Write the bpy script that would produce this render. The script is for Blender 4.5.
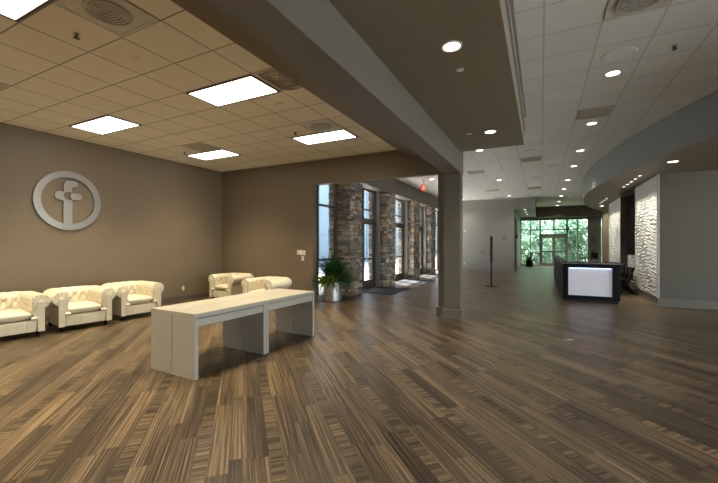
import bpy, bmesh, math, random
from mathutils import Vector, Matrix
PI = math.pi
random.seed(7)
for o in list(bpy.data.objects): bpy.data.objects.remove(o)
S = bpy.context.scene
COL = S.collection

# ------------------------------------------------------------------ camera, world, sun, exposure
cd = bpy.data.cameras.new('camera'); cam = bpy.data.objects.new('camera', cd); COL.objects.link(cam)
cam.location = (0, 0, 1.55)
cam.rotation_euler = (PI/2, 0, math.atan(182/359.))
cd.sensor_width = 36; cd.lens = 18.0; cd.shift_y = 2.5/718; cd.clip_end = 300
S.camera = cam
W = bpy.data.worlds.new('sky'); S.world = W; W.use_nodes = True
nt = W.node_tree; bg = nt.nodes['Background']
sky = nt.nodes.new('ShaderNodeTexSky'); sky.sky_type = 'NISHITA'; sky.sun_disc = False
sky.sun_elevation = math.radians(48); sky.sun_rotation = math.radians(-55); sky.air_density = 1.2; sky.dust_density = 0.6
hsv = nt.nodes.new('ShaderNodeHueSaturation'); hsv.inputs['Saturation'].default_value = .45
nt.links.new(sky.outputs[0], hsv.inputs['Color']); nt.links.new(hsv.outputs[0], bg.inputs[0]); bg.inputs[1].default_value = 0.9
sun = bpy.data.lights.new('sun', 'SUN'); sun.energy = 32.0; sun.angle = math.radians(1.0); sun.color = (1, .95, .87)
so = bpy.data.objects.new('sun', sun); COL.objects.link(so); so.location = (-20, 20, 30)
so.rotation_euler = Vector((.42, -.26, -.87)).to_track_quat('-Z', 'Y').to_euler()
S.view_settings.view_transform = 'Standard'; S.view_settings.look = 'None'
S.view_settings.gamma = 1; S.view_settings.use_curve_mapping = False
S.view_settings.exposure = 0.5
TROFFER_W, DOWN_W, WASH_W = 38.0, 100.0, 60.0
WARM, COOL = (1, .83, .54), (1, .93, .80)

# ------------------------------------------------------------------ materials
def newmat(name):
    m = bpy.data.materials.new(name); m.use_nodes = True
    return m, m.node_tree, m.node_tree.nodes['Principled BSDF']
def N(t, kind, **kw):
    n = t.nodes.new('ShaderNode'+kind)
    for k, v in kw.items(): setattr(n, k, v)
    return n
def L(t, a, b): t.links.new(a, b)
def mathn(t, op, a, b=None, c=None):
    n = N(t, 'Math', operation=op)
    for i, v in enumerate((a, b, c)):
        if v is None: continue
        if isinstance(v, (int, float)): n.inputs[i].default_value = v
        else: L(t, v, n.inputs[i])
    return n.outputs[0]
def simple(name, col, rough=.5, metal=0, emit=None, es=0, noise=0, nscale=8, bump=0, bscale=60, coat=0, spec=None):
    m, t, b = newmat(name)
    b.inputs['Base Color'].default_value = (*col, 1); b.inputs['Roughness'].default_value = rough; b.inputs['Metallic'].default_value = metal
    if spec is not None: b.inputs['Specular IOR Level'].default_value = spec
    if coat: b.inputs['Coat Weight'].default_value = coat
    if emit: b.inputs['Emission Color'].default_value = (*emit, 1); b.inputs['Emission Strength'].default_value = es
    if noise or bump:
        tc = N(t, 'TexCoord')
    if noise:
        nz = N(t, 'TexNoise'); nz.inputs['Scale'].default_value = nscale; nz.inputs['Detail'].default_value = 5
        L(t, tc.outputs['Object'], nz.inputs['Vector'])
        mx = N(t, 'MixRGB'); mx.inputs[1].default_value = (*[c*(1-noise) for c in col], 1); mx.inputs[2].default_value = (*[min(1, c*(1+noise)) for c in col], 1)
        L(t, nz.outputs[0], mx.inputs[0]); L(t, mx.outputs[0], b.inputs['Base Color'])
    if bump:
        nb = N(t, 'TexNoise'); nb.inputs['Scale'].default_value = bscale; nb.inputs['Detail'].default_value = 4
        L(t, tc.outputs['Object'], nb.inputs['Vector'])
        bp = N(t, 'Bump'); bp.inputs['Strength'].default_value = bump; bp.inputs['Distance'].default_value = .01
        L(t, nb.outputs[0], bp.inputs['Height']); L(t, bp.outputs[0], b.inputs['Normal'])
    return m
M = {}
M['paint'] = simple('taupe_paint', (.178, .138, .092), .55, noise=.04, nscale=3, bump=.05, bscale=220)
M['paint_grey'] = simple('grey_paint', (.140, .126, .106), .5, noise=.04, nscale=3, bump=.05, bscale=220)
M['paint_light'] = simple('light_grey_paint', (.32, .315, .29), .5, noise=.03, nscale=3)
M['paint_dark'] = simple('dark_taupe_paint', (.10, .085, .072), .5, noise=.04, nscale=3)
M['paint_mid'] = simple('soffit_grey_paint', (.235, .250, .250), .5, noise=.03, nscale=3)
M['paint_warm'] = simple('warm_grey_paint', (.118, .103, .082), .5, noise=.03, nscale=3)
M['paint_soffit'] = simple('soffit_taupe_paint', (.235, .205, .155), .5, noise=.03, nscale=3)
M['trim'] = simple('trim_paint', (.17, .15, .125), .35)
M['table'] = simple('table_laminate', (.40, .375, .33), .42, noise=.05, nscale=14, bump=.03, bscale=150)
M['groove'] = simple('groove_shadow_gap', (.22, .20, .165), .6)
M['leather'] = simple('ivory_leather', (.73, .665, .52), .40, noise=.05, nscale=9, bump=.12, bscale=180)
M['black'] = simple('black_finish', (.006, .006, .007), .42, noise=.15, nscale=20, spec=.22)
M['blackmatte'] = simple('black_matte', (.010, .010, .012), .6)
M['steel'] = simple('brushed_steel', (.55, .55, .56), .32, 1, noise=.12, nscale=30)
M['logo'] = simple('logo_aluminium', (.36, .345, .32), .34, 1, noise=.10, nscale=25)
M['frame'] = simple('bronze_frame', (.055, .05, .046), .4, noise=.1, nscale=12)
M['jamb'] = simple('jamb_paint', (.20, .185, .17), .45)
M['white'] = simple('white_plastic', (.72, .70, .66), .45)
M['ivoryplate'] = simple('ivory_plastic', (.80, .72, .55), .45)
M['speaker'] = simple('speaker_grille', (.80, .80, .79), .6, noise=.1, nscale=60)
M['ventgrey'] = simple('vent_grille', (.50, .48, .44), .5, noise=.2, nscale=60)
M['ventframe'] = simple('vent_frame', (.62, .60, .55), .45)
M['mirrorlouver'] = simple('mirror_louver', (.62, .56, .48), .16, 1)
M['darktile'] = simple('return_grille', (.55, .51, .44), .5, noise=.15, nscale=70)
M['mat'] = simple('entrance_mat', (.028, .029, .033), .9, noise=.35, nscale=60, bump=.5, bscale=180)
M['soil'] = simple('potting_soil', (.03, .02, .014), .95, noise=.4, nscale=40, bump=.6, bscale=60)
M['door_wood'] = simple('brown_door', (.13, .085, .055), .45, noise=.2, nscale=7)
M['red'] = simple('red_sign_face', (.55, .03, .02), .5, emit=(1, .04, .02), es=.75)
M['redletter'] = simple('red_letters', (.9, .2, .1), .5, emit=(1, .16, .08), es=1.6)
M['plaque'] = simple('maroon_plaque', (.10, .025, .018), .4)
M['bark'] = simple('bark', (.08, .06, .045), .9, noise=.35, nscale=10, bump=.6, bscale=20)
M['concrete'] = simple('pavement_concrete', (.60, .58, .53), .85, noise=.1, nscale=2, bump=.1, bscale=30)
M['grass'] = simple('grass_ground', (.11, .14, .07), .95, noise=.5, nscale=3)
M['bluewall'] = simple('blue_grey_render', (.13, .20, .27), .7, noise=.06, nscale=2)
M['bluejoint'] = simple('panel_joint', (.12, .16, .20), .6)
M['portico'] = simple('portico_render', (.42, .43, .43), .7, noise=.05, nscale=4)
M['lightlens'] = simple('lamp_lens', (.9, .9, .88), .4, emit=(1, .95, .86), es=5)
M['fluor'] = simple('fluorescent_diffuser', (.9, .9, .88), .4, emit=(1, .93, .80), es=4)
M['led'] = simple('led_strip', (.8, .8, 1), .4, emit=(.25, .33, 1), es=9)
M['screen'] = simple('black_screen', (.004, .004, .005), .65, spec=.15)
M['litpanel'] = simple('backlit_acrylic', (.62, .62, .66), .35, emit=(.70, .72, .82), es=.13)
M['photo_plate'] = simple('dark_plate', (.05, .045, .04), .4)

def foliage_mat(name, c1, c2, trans=.35):
    m, t, b = newmat(name)
    geo = N(t, 'ObjectInfo'); tc = N(t, 'TexCoord')
    nz = N(t, 'TexNoise'); nz.inputs['Scale'].default_value = 3.3; nz.inputs['Detail'].default_value = 6
    L(t, tc.outputs['Object'], nz.inputs['Vector'])
    r = N(t, 'ValToRGB'); r.color_ramp.elements[0].position = .35; r.color_ramp.elements[1].position = .65
    r.color_ramp.elements[0].color = (*c1, 1); r.color_ramp.elements[1].color = (*c2, 1)
    L(t, nz.outputs[0], r.inputs[0]); L(t, r.outputs[0], b.inputs['Base Color']); b.inputs['Roughness'].default_value = .5
    tr = N(t, 'BsdfTranslucent'); L(t, r.outputs[0], tr.inputs[0])
    mx = N(t, 'MixShader'); mx.inputs[0].default_value = trans
    L(t, b.outputs[0], mx.inputs[1]); L(t, tr.outputs[0], mx.inputs[2]); L(t, mx.outputs[0], t.nodes['Material Output'].inputs[0])
    return m
M['fern'] = foliage_mat('fern_leaf', (.006, .040, .009), (.024, .105, .022))
M['lime'] = foliage_mat('lime_leaf', (.36, .50, .03), (.60, .70, .08))
M['leaf'] = foliage_mat('tree_leaf', (.36, .47, .36), (.68, .78, .64), .55)
M['leaf2'] = foliage_mat('dark_tree_leaf', (.19, .29, .19), (.40, .53, .36), .5)
M['hedge'] = foliage_mat('hedge_leaf', (.04, .12, .03), (.14, .30, .07), .4)

def glass_mat(name, tint, refl=.12):
    m = bpy.data.materials.new(name); m.use_nodes = True; t = m.node_tree
    t.nodes.remove(t.nodes['Principled BSDF'])
    tr = N(t, 'BsdfTransparent'); tr.inputs[0].default_value = (*tint, 1)
    gl = N(t, 'BsdfGlossy'); gl.inputs['Roughness'].default_value = .02
    fr = N(t, 'LayerWeight'); fr.inputs[0].default_value = .5
    mx = N(t, 'MixShader'); L(t, mathn(t, 'ADD', .03, mathn(t, 'MULTIPLY', mathn(t, 'POWER', fr.outputs['Facing'], 5.0), .55)), mx.inputs[0])
    L(t, tr.outputs[0], mx.inputs[1]); L(t, gl.outputs[0], mx.inputs[2]); L(t, mx.outputs[0], t.nodes['Material Output'].inputs[0])
    return m
M['glass'] = glass_mat('window_glass', (.94, .965, .98))
M['glass_green'] = glass_mat('tinted_window_glass', (.86, .97, .965))

def tile_mat(name, col, x0, px, y0, py, line, lw=.012):
    m, t, b = newmat(name)
    tc = N(t, 'TexCoord'); sp = N(t, 'SeparateXYZ'); L(t, tc.outputs['Object'], sp.inputs[0])
    def lin(o, a, p):
        f = mathn(t, 'FRACT', mathn(t, 'DIVIDE', mathn(t, 'SUBTRACT', o, a), p))
        d = mathn(t, 'MULTIPLY', mathn(t, 'MINIMUM', f, mathn(t, 'SUBTRACT', 1.0, f)), p)
        return mathn(t, 'LESS_THAN', d, lw)
    g = mathn(t, 'MAXIMUM', lin(sp.outputs[0], x0, px), lin(sp.outputs[1], y0, py))
    nz = N(t, 'TexNoise'); nz.inputs['Scale'].default_value = 55; nz.inputs['Detail'].default_value = 6; L(t, tc.outputs['Object'], nz.inputs['Vector'])
    # each tile a hair different
    wx = mathn(t, 'FLOOR', mathn(t, 'DIVIDE', mathn(t, 'SUBTRACT', sp.outputs[0], x0), px)); wy = mathn(t, 'FLOOR', mathn(t, 'DIVIDE', mathn(t, 'SUBTRACT', sp.outputs[1], y0), py))
    cv = N(t, 'CombineXYZ'); L(t, wx, cv.inputs[0]); L(t, wy, cv.inputs[1]); wn = N(t, 'TexWhiteNoise', noise_dimensions='2D'); L(t, cv.outputs[0], wn.inputs['Vector'])
    v = mathn(t, 'ADD', mathn(t, 'MULTIPLY', nz.outputs[0], .12), mathn(t, 'ADD', .90, mathn(t, 'MULTIPLY', wn.outputs[0], .05)))
    hs = N(t, 'HueSaturation'); hs.inputs['Color'].default_value = (*col, 1); L(t, v, hs.inputs['Value'])
    mx = N(t, 'MixRGB'); L(t, g, mx.inputs[0]); L(t, hs.outputs[0], mx.inputs[1]); mx.inputs[2].default_value = (*line, 1)
    L(t, mx.outputs[0], b.inputs['Base Color']); b.inputs['Roughness'].default_value = .8
    bp = N(t, 'Bump'); bp.inputs['Strength'].default_value = .25; bp.inputs['Distance'].default_value = .004
    L(t, nz.outputs[0], bp.inputs['Height']); L(t, bp.outputs[0], b.inputs['Normal'])
    return m
M['tile_left'] = tile_mat('acoustic_tile_office', (.86, .81, .70), -3.38, .655, 2.30, .625, (.36, .31, .24), .009)
M['tile_right'] = tile_mat('acoustic_tile_lobby', (.80, .80, .77), .03, .585, 4.24, .60, (.56, .58, .58), .009)

def floor_mat():
    m, t, b = newmat('striped_wood_plank')
    tc = N(t, 'TexCoord'); sp = N(t, 'SeparateXYZ'); L(t, tc.outputs['Object'], sp.inputs[0])
    x, y = sp.outputs[0], sp.outputs[1]
    r2 = .70710678
    u = mathn(t, 'MULTIPLY', mathn(t, 'SUBTRACT', y, x), r2)      # along the planks
    v = mathn(t, 'MULTIPLY', mathn(t, 'ADD', x, y), r2)           # across
    v = mathn(t, 'SUBTRACT', v, .193)
    P = .5175; LW = .095
    k = mathn(t, 'FLOOR', mathn(t, 'DIVIDE', v, P)); vm = mathn(t, 'SUBTRACT', v, mathn(t, 'MULTIPLY', k, P))
    lad = mathn(t, 'LESS_THAN', vm, LW)
    rw = (P-LW)/3
    vr = mathn(t, 'DIVIDE', mathn(t, 'SUBTRACT', vm, LW), rw)
    row = mathn(t, 'FLOOR', vr)
    rid = mathn(t, 'ADD', mathn(t, 'MULTIPLY', k, 7.0), row)
    wr = N(t, 'TexWhiteNoise', noise_dimensions='1D'); L(t, rid, wr.inputs['W'])
    PL = 1.1
    uu = mathn(t, 'ADD', mathn(t, 'DIVIDE', u, PL), wr.outputs[0]); pid = mathn(t, 'FLOOR', uu)
    cv = N(t, 'CombineXYZ'); L(t, rid, cv.inputs[0]); L(t, pid, cv.inputs[1]); wp = N(t, 'TexWhiteNoise', noise_dimensions='2D'); L(t, cv.outputs[0], wp.inputs['Vector'])
    prand = wp.outputs[0]
    # long stripes
    sv = N(t, 'CombineXYZ'); L(t, mathn(t, 'MULTIPLY', v, 85.0), sv.inputs[0]); L(t, mathn(t, 'MULTIPLY', u, .9), sv.inputs[1]); L(t, mathn(t, 'MULTIPLY', mathn(t, 'ADD', prand, rid), 13.0), sv.inputs[2])
    ns = N(t, 'TexNoise'); ns.inputs['Scale'].default_value = 1.0; ns.inputs['Detail'].default_value = 3; L(t, sv.outputs[0], ns.inputs['Vector'])
    sv2 = N(t, 'CombineXYZ'); L(t, mathn(t, 'MULTIPLY', v, 230.0), sv2.inputs[0]); L(t, mathn(t, 'MULTIPLY', u, 3.0), sv2.inputs[1]); L(t, prand, sv2.inputs[2])
    nf = N(t, 'TexNoise'); nf.inputs['Scale'].default_value = 1.0; nf.inputs['Detail'].default_value = 2; L(t, sv2.outputs[0], nf.inputs['Vector'])
    tone = mathn(t, 'ADD', mathn(t, 'MULTIPLY', mathn(t, 'SUBTRACT', ns.outputs[0], .5), 2.0), mathn(t, 'ADD', .5, mathn(t, 'MULTIPLY', mathn(t, 'SUBTRACT', prand, .5), .42)))
    tone = mathn(t, 'ADD', tone, mathn(t, 'MULTIPLY', mathn(t, 'SUBTRACT', nf.outputs[0], .5), .75))
    # ladder strip: short cross-cut blocks
    ub = mathn(t, 'ADD', mathn(t, 'DIVIDE', u, .021), mathn(t, 'MULTIPLY', mathn(t, 'SUBTRACT', ns.outputs[0], .5), .0))
    bl = mathn(t, 'FLOOR', ub); cb = N(t, 'CombineXYZ'); L(t, bl, cb.inputs[0]); L(t, k, cb.inputs[1]); wb = N(t, 'TexWhiteNoise', noise_dimensions='2D'); L(t, cb.outputs[0], wb.inputs['Vector'])
    bp2 = mathn(t, 'FLOOR', mathn(t, 'DIVIDE', u, .62)); cb2 = N(t, 'CombineXYZ'); L(t, bp2, cb2.inputs[0]); L(t, k, cb2.inputs[1]); wb2 = N(t, 'TexWhiteNoise', noise_dimensions='2D'); L(t, cb2.outputs[0], wb2.inputs['Vector'])
    sl = N(t, 'CombineXYZ'); L(t, mathn(t, 'MULTIPLY', u, 55.0), sl.inputs[0]); L(t, mathn(t, 'MULTIPLY', v, 4.0), sl.inputs[1])
    nl = N(t, 'TexNoise'); nl.inputs['Scale'].default_value = 1.0; nl.inputs['Detail'].default_value = 3; L(t, sl.outputs[0], nl.inputs['Vector'])
    ltone = mathn(t, 'ADD', mathn(t, 'MULTIPLY', mathn(t, 'SUBTRACT', wb.outputs[0], .5), .5), mathn(t, 'ADD', mathn(t, 'MULTIPLY', nl.outputs[0], .6), mathn(t, 'MULTIPLY', wb2.outputs[0], .35)))
    mt = N(t, 'Mix'); mt.data_type = 'FLOAT'; L(t, lad, mt.inputs[0]); L(t, tone, mt.inputs[2]); L(t, ltone, mt.inputs[3])
    rp = N(t, 'ValToRGB'); e = rp.color_ramp.elements
    e[0].position = .10; e[0].color = (.024, .017, .011, 1); e[1].position = .95; e[1].color = (.225, .160, .090, 1)
    for p, c in ((.35, (.056, .040, .025)), (.55, (.094, .067, .040)), (.72, (.140, .100, .057))):
        n = e.new(p); n.color = (*c, 1)
    L(t, mt.outputs[0], rp.inputs[0])
    b.inputs['Specular IOR Level'].default_value = .38
    # joints
    def edge(f, w):
        return mathn(t, 'LESS_THAN', mathn(t, 'MINIMUM', f, mathn(t, 'SUBTRACT', 1.0, f)), w)
    j = mathn(t, 'MAXIMUM', edge(mathn(t, 'FRACT', vr), .010), mathn(t, 'MULTIPLY', edge(mathn(t, 'FRACT', uu), .0016), mathn(t, 'SUBTRACT', 1.0, lad)))
    j = mathn(t, 'MULTIPLY', j, .55)
    mx = N(t, 'MixRGB'); L(t, j, mx.inputs[0]); L(t, rp.outputs[0], mx.inputs[1]); mx.inputs[2].default_value = (.04, .03, .02, 1)
    L(t, mx.outputs[0], b.inputs['Base Color'])
    L(t, mathn(t, 'ADD', .30, mathn(t, 'MULTIPLY', nf.outputs[0], .12)), b.inputs['Roughness'])
    bp = N(t, 'Bump'); bp.inputs['Strength'].default_value = .12; bp.inputs['Distance'].default_value = .002
    L(t, mathn(t, 'SUBTRACT', mt.outputs[0], j), bp.inputs['Height']); L(t, bp.outputs[0], b.inputs['Normal'])
    return m
M['floor'] = floor_mat()

def stone_mat():
    m, t, b = newmat('stacked_ledge_stone')
    at = N(t, 'Attribute'); at.attribute_name = 'tone'
    tc = N(t, 'TexCoord')
    nz = N(t, 'TexNoise'); nz.inputs['Scale'].default_value = 14; nz.inputs['Detail'].default_value = 8; L(t, tc.outputs['Object'], nz.inputs['Vector'])
    mx = N(t, 'MixRGB', blend_type='MULTIPLY'); mx.inputs[0].default_value = 1
    L(t, at.outputs['Color'], mx.inputs[1])
    v = mathn(t, 'ADD', .55, mathn(t, 'MULTIPLY', nz.outputs[0], .9)); cv = N(t, 'CombineXYZ')
    for i in range(3): L(t, v, cv.inputs[i])
    L(t, cv.outputs[0], mx.inputs[2]); L(t, mx.outputs[0], b.inputs['Base Color']); b.inputs['Roughness'].default_value = .85
    bp = N(t, 'Bump'); bp.inputs['Strength'].default_value = .6; bp.inputs['Distance'].default_value = .02; L(t, nz.outputs[0], bp.inputs['Height']); L(t, bp.outputs[0], b.inputs['Normal'])
    return m
M['stone'] = stone_mat()
M['plaster'] = simple('white_wave_plaster', (.78, .77, .73), .45)

# ------------------------------------------------------------------ mesh building
class B:
    def __init__(s): s.v = []; s.f = []; s.c = None
    def face(s, pts):
        n = len(s.v); s.v += [tuple(p) for p in pts]; s.f.append(tuple(range(n, n+len(pts))))
    def box(s, x0, x1, y0, y1, z0, z1):
        n = len(s.v)
        s.v += [(x, y, z) for z in (z0, z1) for y in (y0, y1) for x in (x0, x1)]
        s.f += [tuple(n+i for i in q) for q in ((0, 2, 3, 1), (4, 5, 7, 6), (0, 1, 5, 4), (2, 6, 7, 3), (0, 4, 6, 2), (1, 3, 7, 5))]
        return s
    def grid(s, fn, nu, nv, closeu=False, closev=False):
        n = len(s.v)
        for i in range(nu):
            for j in range(nv): s.v.append(tuple(fn(i, j)))
        for i in range(nu if closeu else nu-1):
            for j in range(nv if closev else nv-1):
                a = i*nv+j; b_ = ((i+1) % nu)*nv+j; c = ((i+1) % nu)*nv+(j+1) % nv; d = i*nv+(j+1) % nv
                s.f.append((n+a, n+b_, n+c, n+d))
        return s
    def lathe(s, prof, c=(0, 0, 0), n=24):
        s.grid(lambda i, j: (c[0]+prof[j][0]*math.cos(2*PI*i/n), c[1]+prof[j][0]*math.sin(2*PI*i/n), c[2]+prof[j][1]), n, len(prof), closeu=True)
        return s
    def tube(s, pts, r, n=8):
        pts = [Vector(p) for p in pts]; k = len(pts); rr = r if isinstance(r, (list, tuple)) else [r]*k
        fr = []
        for i in range(k):
            d = (pts[min(i+1, k-1)]-pts[max(i-1, 0)]).normalized()
            a = d.orthogonal().normalized() if abs(d.z) > .95 or True else d.orthogonal()
            if fr:
                a = (fr[-1][0]-d*fr[-1][0].dot(d)).normalized()
            fr.append((a, d.cross(a)))
        s.grid(lambda i, j: pts[i]+(fr[i][0]*math.cos(2*PI*j/n)+fr[i][1]*math.sin(2*PI*j/n))*rr[i], k, n, closev=True)
        n0 = len(s.v)-k*n
        s.f.append(tuple(n0+j for j in range(n))[::-1]); s.f.append(tuple(n0+(k-1)*n+j for j in range(n)))
        return s
    def prism(s, poly, axis, a, b_):
        """poly: 2D outline; axis 'x': (y,z), 'y': (x,z), 'z': (x,y)"""
        def P(p, t): return {'x': (t, p[0], p[1]), 'y': (p[0], t, p[1]), 'z': (p[0], p[1], t)}[axis]
        n = len(s.v); k = len(poly)
        s.v += [P(p, a) for p in poly]+[P(p, b_) for p in poly]
        s.f.append(tuple(range(n, n+k))[::-1]); s.f.append(tuple(range(n+k, n+2*k)))
        for i in range(k): s.f.append((n+i, n+(i+1) % k, n+k+(i+1) % k, n+k+i))
        return s
    def disc_ring(s, r0, r1, z0, z1, c=(0, 0), n=28):
        prof = [(r0, z0), (r1, z0), (r1, z1), (r0, z1), (r0, z0)]
        return s.lathe(prof, (c[0], c[1], 0), n)
def obj(name, b, mat, parent=None, smooth=False, bevel=0, seg=2, loc=None, fix=True):
    me = bpy.data.meshes.new(name); me.from_pydata(b.v, [], b.f); me.update()
    if fix:
        bm = bmesh.new(); bm.from_mesh(me); bmesh.ops.remove_doubles(bm, verts=bm.verts, dist=1e-5); bmesh.ops.recalc_face_normals(bm, faces=bm.faces); bm.to_mesh(me); bm.free()
    me.materials.append(M[mat] if isinstance(mat, str) else mat)
    if smooth:
        for p in me.polygons: p.use_smooth = True
        if smooth != 'all':
            try: me.set_sharp_from_angle(angle=math.radians(40))
            except Exception: pass
    o = bpy.data.objects.new(name, me); COL.objects.link(o)
    if parent: o.parent = parent
    if loc: o.location = loc
    if bevel:
        md = o.modifiers.new('bevel', 'BEVEL'); md.width = bevel; md.segments = seg; md.limit_method = 'ANGLE'; md.angle_limit = math.radians(50)
    return o
def tag(o, label, cat, group=None, kind=None):
    o['label'] = label; o['category'] = cat
    if group: o['group'] = group
    if kind: o['kind'] = kind
    return o
def thing(name, label, cat, loc=(0, 0, 0), rz=0, group=None):
    o = bpy.data.objects.new(name, None); COL.objects.link(o); o.empty_display_size = .2
    o.location = loc; o.rotation_euler = (0, 0, rz)
    return tag(o, label, cat, group)
def struct(name, b, mat, label=None, cat=None, parent=None, **kw):
    o = obj(name, b, mat, parent, **kw)
    if not parent: o['kind'] = 'structure'
    if label: o['label'] = label; o['category'] = cat
    return o
def sthing(name, label, cat):
    o = bpy.data.objects.new(name, None); COL.objects.link(o); o['kind'] = 'structure'; o['label'] = label; o['category'] = cat
    return o
def dup(src, loc, rz=0, label=None, group=None):
    r = src.copy(); COL.objects.link(r); r.location = loc; r.rotation_euler = (0, 0, rz)
    if label: r['label'] = label
    if group: r['group'] = group
    for ch in list(src.children):
        c = ch.copy(); COL.objects.link(c); c.parent = r
        for g in list(ch.children):
            d = g.copy(); COL.objects.link(d); d.parent = c
    return r
ORD = ['nearest', 'second nearest', 'third nearest', 'fourth nearest', 'fifth nearest', 'sixth nearest', 'seventh nearest', 'eighth nearest', 'ninth nearest', 'tenth nearest', 'eleventh nearest', 'twelfth nearest', 'thirteenth nearest']

# ------------------------------------------------------------------ the setting
XL, YB = -8.82, 8.0            # left wall, back wall of the seating area
ZL, ZR = 3.78, 4.05            # ceilings
XG = -5.48                     # storefront glass line
YF, YE = 21.2, 28.2            # far wall, end glazing
Y0 = -5.0                      # wall behind the camera
struct('floor', B().box(XL-.2, 9.2, Y0-.2, 8.3, -.1, 0).box(-5.7, 9.2, 8.3, 28.6, -.1, 0), 'floor', 'striped brown wood plank floor laid diagonally through the lobby', 'floor')
struct('ground_pavement', B().box(-40, -5.7, 8.3, 60, -.12, -.02), 'concrete', 'pale concrete pavement outside the left storefront doors', 'pavement')
struct('ground_lawn', B().box(-5.7, 30, 28.6, 60, -.12, -.02), 'grass', 'green lawn outside the far glass doors', 'lawn')
struct('wall_left', B().box(XL-.2, XL, Y0, YB+.2, 0, 4.2), 'paint', 'long brown wall carrying the round metal emblem', 'wall')
b = B().box(XL, -5.45, YB, YB+.2, 0, 4.2).box(-5.45, -1.985, YB, YB+.2, 3.14, 4.2)
struct('wall_back', b, 'paint', 'brown wall behind the two corner armchairs with wide opening to lobby', 'wall')
struct('wall_front', B().box(XL-.2, 9.2, Y0-.2, Y0, 0, 4.2), 'paint')
struct('ceiling_left', B().box(XL, -2.70, Y0, YB, ZL, ZL+.1), 'tile_left', 'tan tiled ceiling over the armchair area', 'ceiling')
b = B().box(-1.5, 9.0, Y0, YB, ZR, ZR+.1).box(-5.4, 9.0, YB, 28.6, ZR, ZR+.1)
struct('ceiling_right', b, 'tile_right', 'grey tiled ceiling over the lobby', 'ceiling')
# dropped soffit, beam, post
struct('trim_1', B().box(-2.78, -1.83, Y0, YB, 3.60, 4.2), 'paint', 'flat dropped drywall strip between left tiles and the big beam', 'soffit')
struct('trim_2', B().box(-1.83, -1.485, Y0, 7.87, 3.03, 4.2), 'paint_grey', 'long deep drywall beam running into the square column', 'beam')
b = B().box(-1.485, -.29, Y0, 7.6, 3.46, 4.04)
struct('trim_3', b, 'paint_soffit', 'wide flat drywall soffit right of the long beam', 'soffit')
b = B().box(-.29, -.262, Y0, 7.6, 3.72, 3.78).box(-.29, -.25, Y0, 7.6, 3.98, 4.04)
struct('trim_4', b, 'paint_light', 'thin moulding along the edge of the flat soffit', 'moulding')
def base_prof(b, x0, x1, y0, y1, h=.19):
    b.box(x0, x1, y0, y1, 0, h-.02).box(x0-.006, x1+.006, y0-.006, y1+.006, h-.02, h).box(x0-.012, x1+.012, y0-.012, y1+.012, 0, .02)
cb = B().box(-1.83, -1.485, 7.55, 7.80, 0, 3.03).box(-1.985, -1.83, 7.70, YB+.2, 0, 3.14)
c = struct('column', cb, 'paint_grey', 'square grey column at the end of the long ceiling beam', 'column')
bb = B(); base_prof(bb, -1.865, -1.45, 7.515, 7.83); base_prof(bb, -2.015, -1.865, 7.66, 8.24)
struct('column_base', bb, 'trim', parent=c)
bb = B().box(XL, XL+.018, Y0, YB, 0, .13); struct('baseboard_left', bb, 'paint_dark')
bb = B().box(XL, -5.45, YB-.018, YB, 0, .13); struct('baseboard_back', bb, 'paint_dark')

# far wall with recessed bay, low bulkhead and end passage
b = B().box(-5.4, -2.17, YF+.12, YF+.3, 0, ZR).box(-2.17, -1.31, YF, YF+.3, 0, ZR).box(-5.4, -2.17, YF, YF+.12, 3.5, ZR)
struct('wall_far', b, 'paint_light', 'pale grey far wall with shallow recessed bay', 'wall')
bb = B(); base_prof(bb, -5.0, -2.17, YF+.10, YF+.119, .2); base_prof(bb, -2.17, -1.295, YF-.02, YF-.001, .2); base_prof(bb, -1.309, -1.29, YF, YF+.6, .2)
struct('baseboard_far', bb, 'paint_light')
struct('trim_5', B().box(-1.31, -.30, YF, YE, 3.46, ZR), 'paint_light', 'low bulkhead over the passage to the far doors', 'bulkhead')
b = B().box(-1.50, -1.31, YF+.3, YE, 0, ZR)
struct('wall_passage', b, 'paint_light', 'pale side wall of the passage before the far doors', 'wall')
d = thing('brown_door', 'narrow brown wooden door seen edge on in the pale passage wall', 'door', (0, 0, 0)); d['kind'] = 'structure'
d.name = 'door_5'
obj('door_leaf', B().box(-1.31, -1.265, 22.0, 22.95, 0, 2.9), 'door_wood', d); obj('door_frame', B().box(-1.31, -1.25, 21.92, 22.0, 0, 2.98).box(-1.31, -1.25, 22.95, 23.03, 0, 2.98).box(-1.31, -1.25, 22.0, 22.95, 2.9, 2.98), 'door_wood', d)
obj('door_handle', B().tube([(-1.265, 22.1, 1.02), (-1.21, 22.1, 1.02), (-1.21, 22.22, 1.02)], .012), 'steel', d)
# end wall over and beside the glazing
XA, XB = -1.28, 2.80; ZT = 3.27
b = B().box(XA-.2, 9.0, YE, YE+.3, ZT, ZR).box(XB, 3.46, YE, YE+.3, 0, ZT).box(4.9, 9.0, YE, YE+.3, 0, ZT)
struct('wall_end', b, 'paint_light', 'grey end wall around the far glass doors', 'wall')
b = B(); poly = [(-.30, 27.2), (3.1, 27.2)]+[(3.1+.5*math.sin(a), 27.7-.5*math.cos(a)) for a in [i*PI/16 for i in range(1, 8)]]+[(3.6, 28.2), (-.30, 28.2)]
b.prism(poly, 'z', 3.36, ZR)
struct('trim_6', b, 'paint_dark', 'dark rounded bulkhead above the far glass doors', 'bulkhead')
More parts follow.
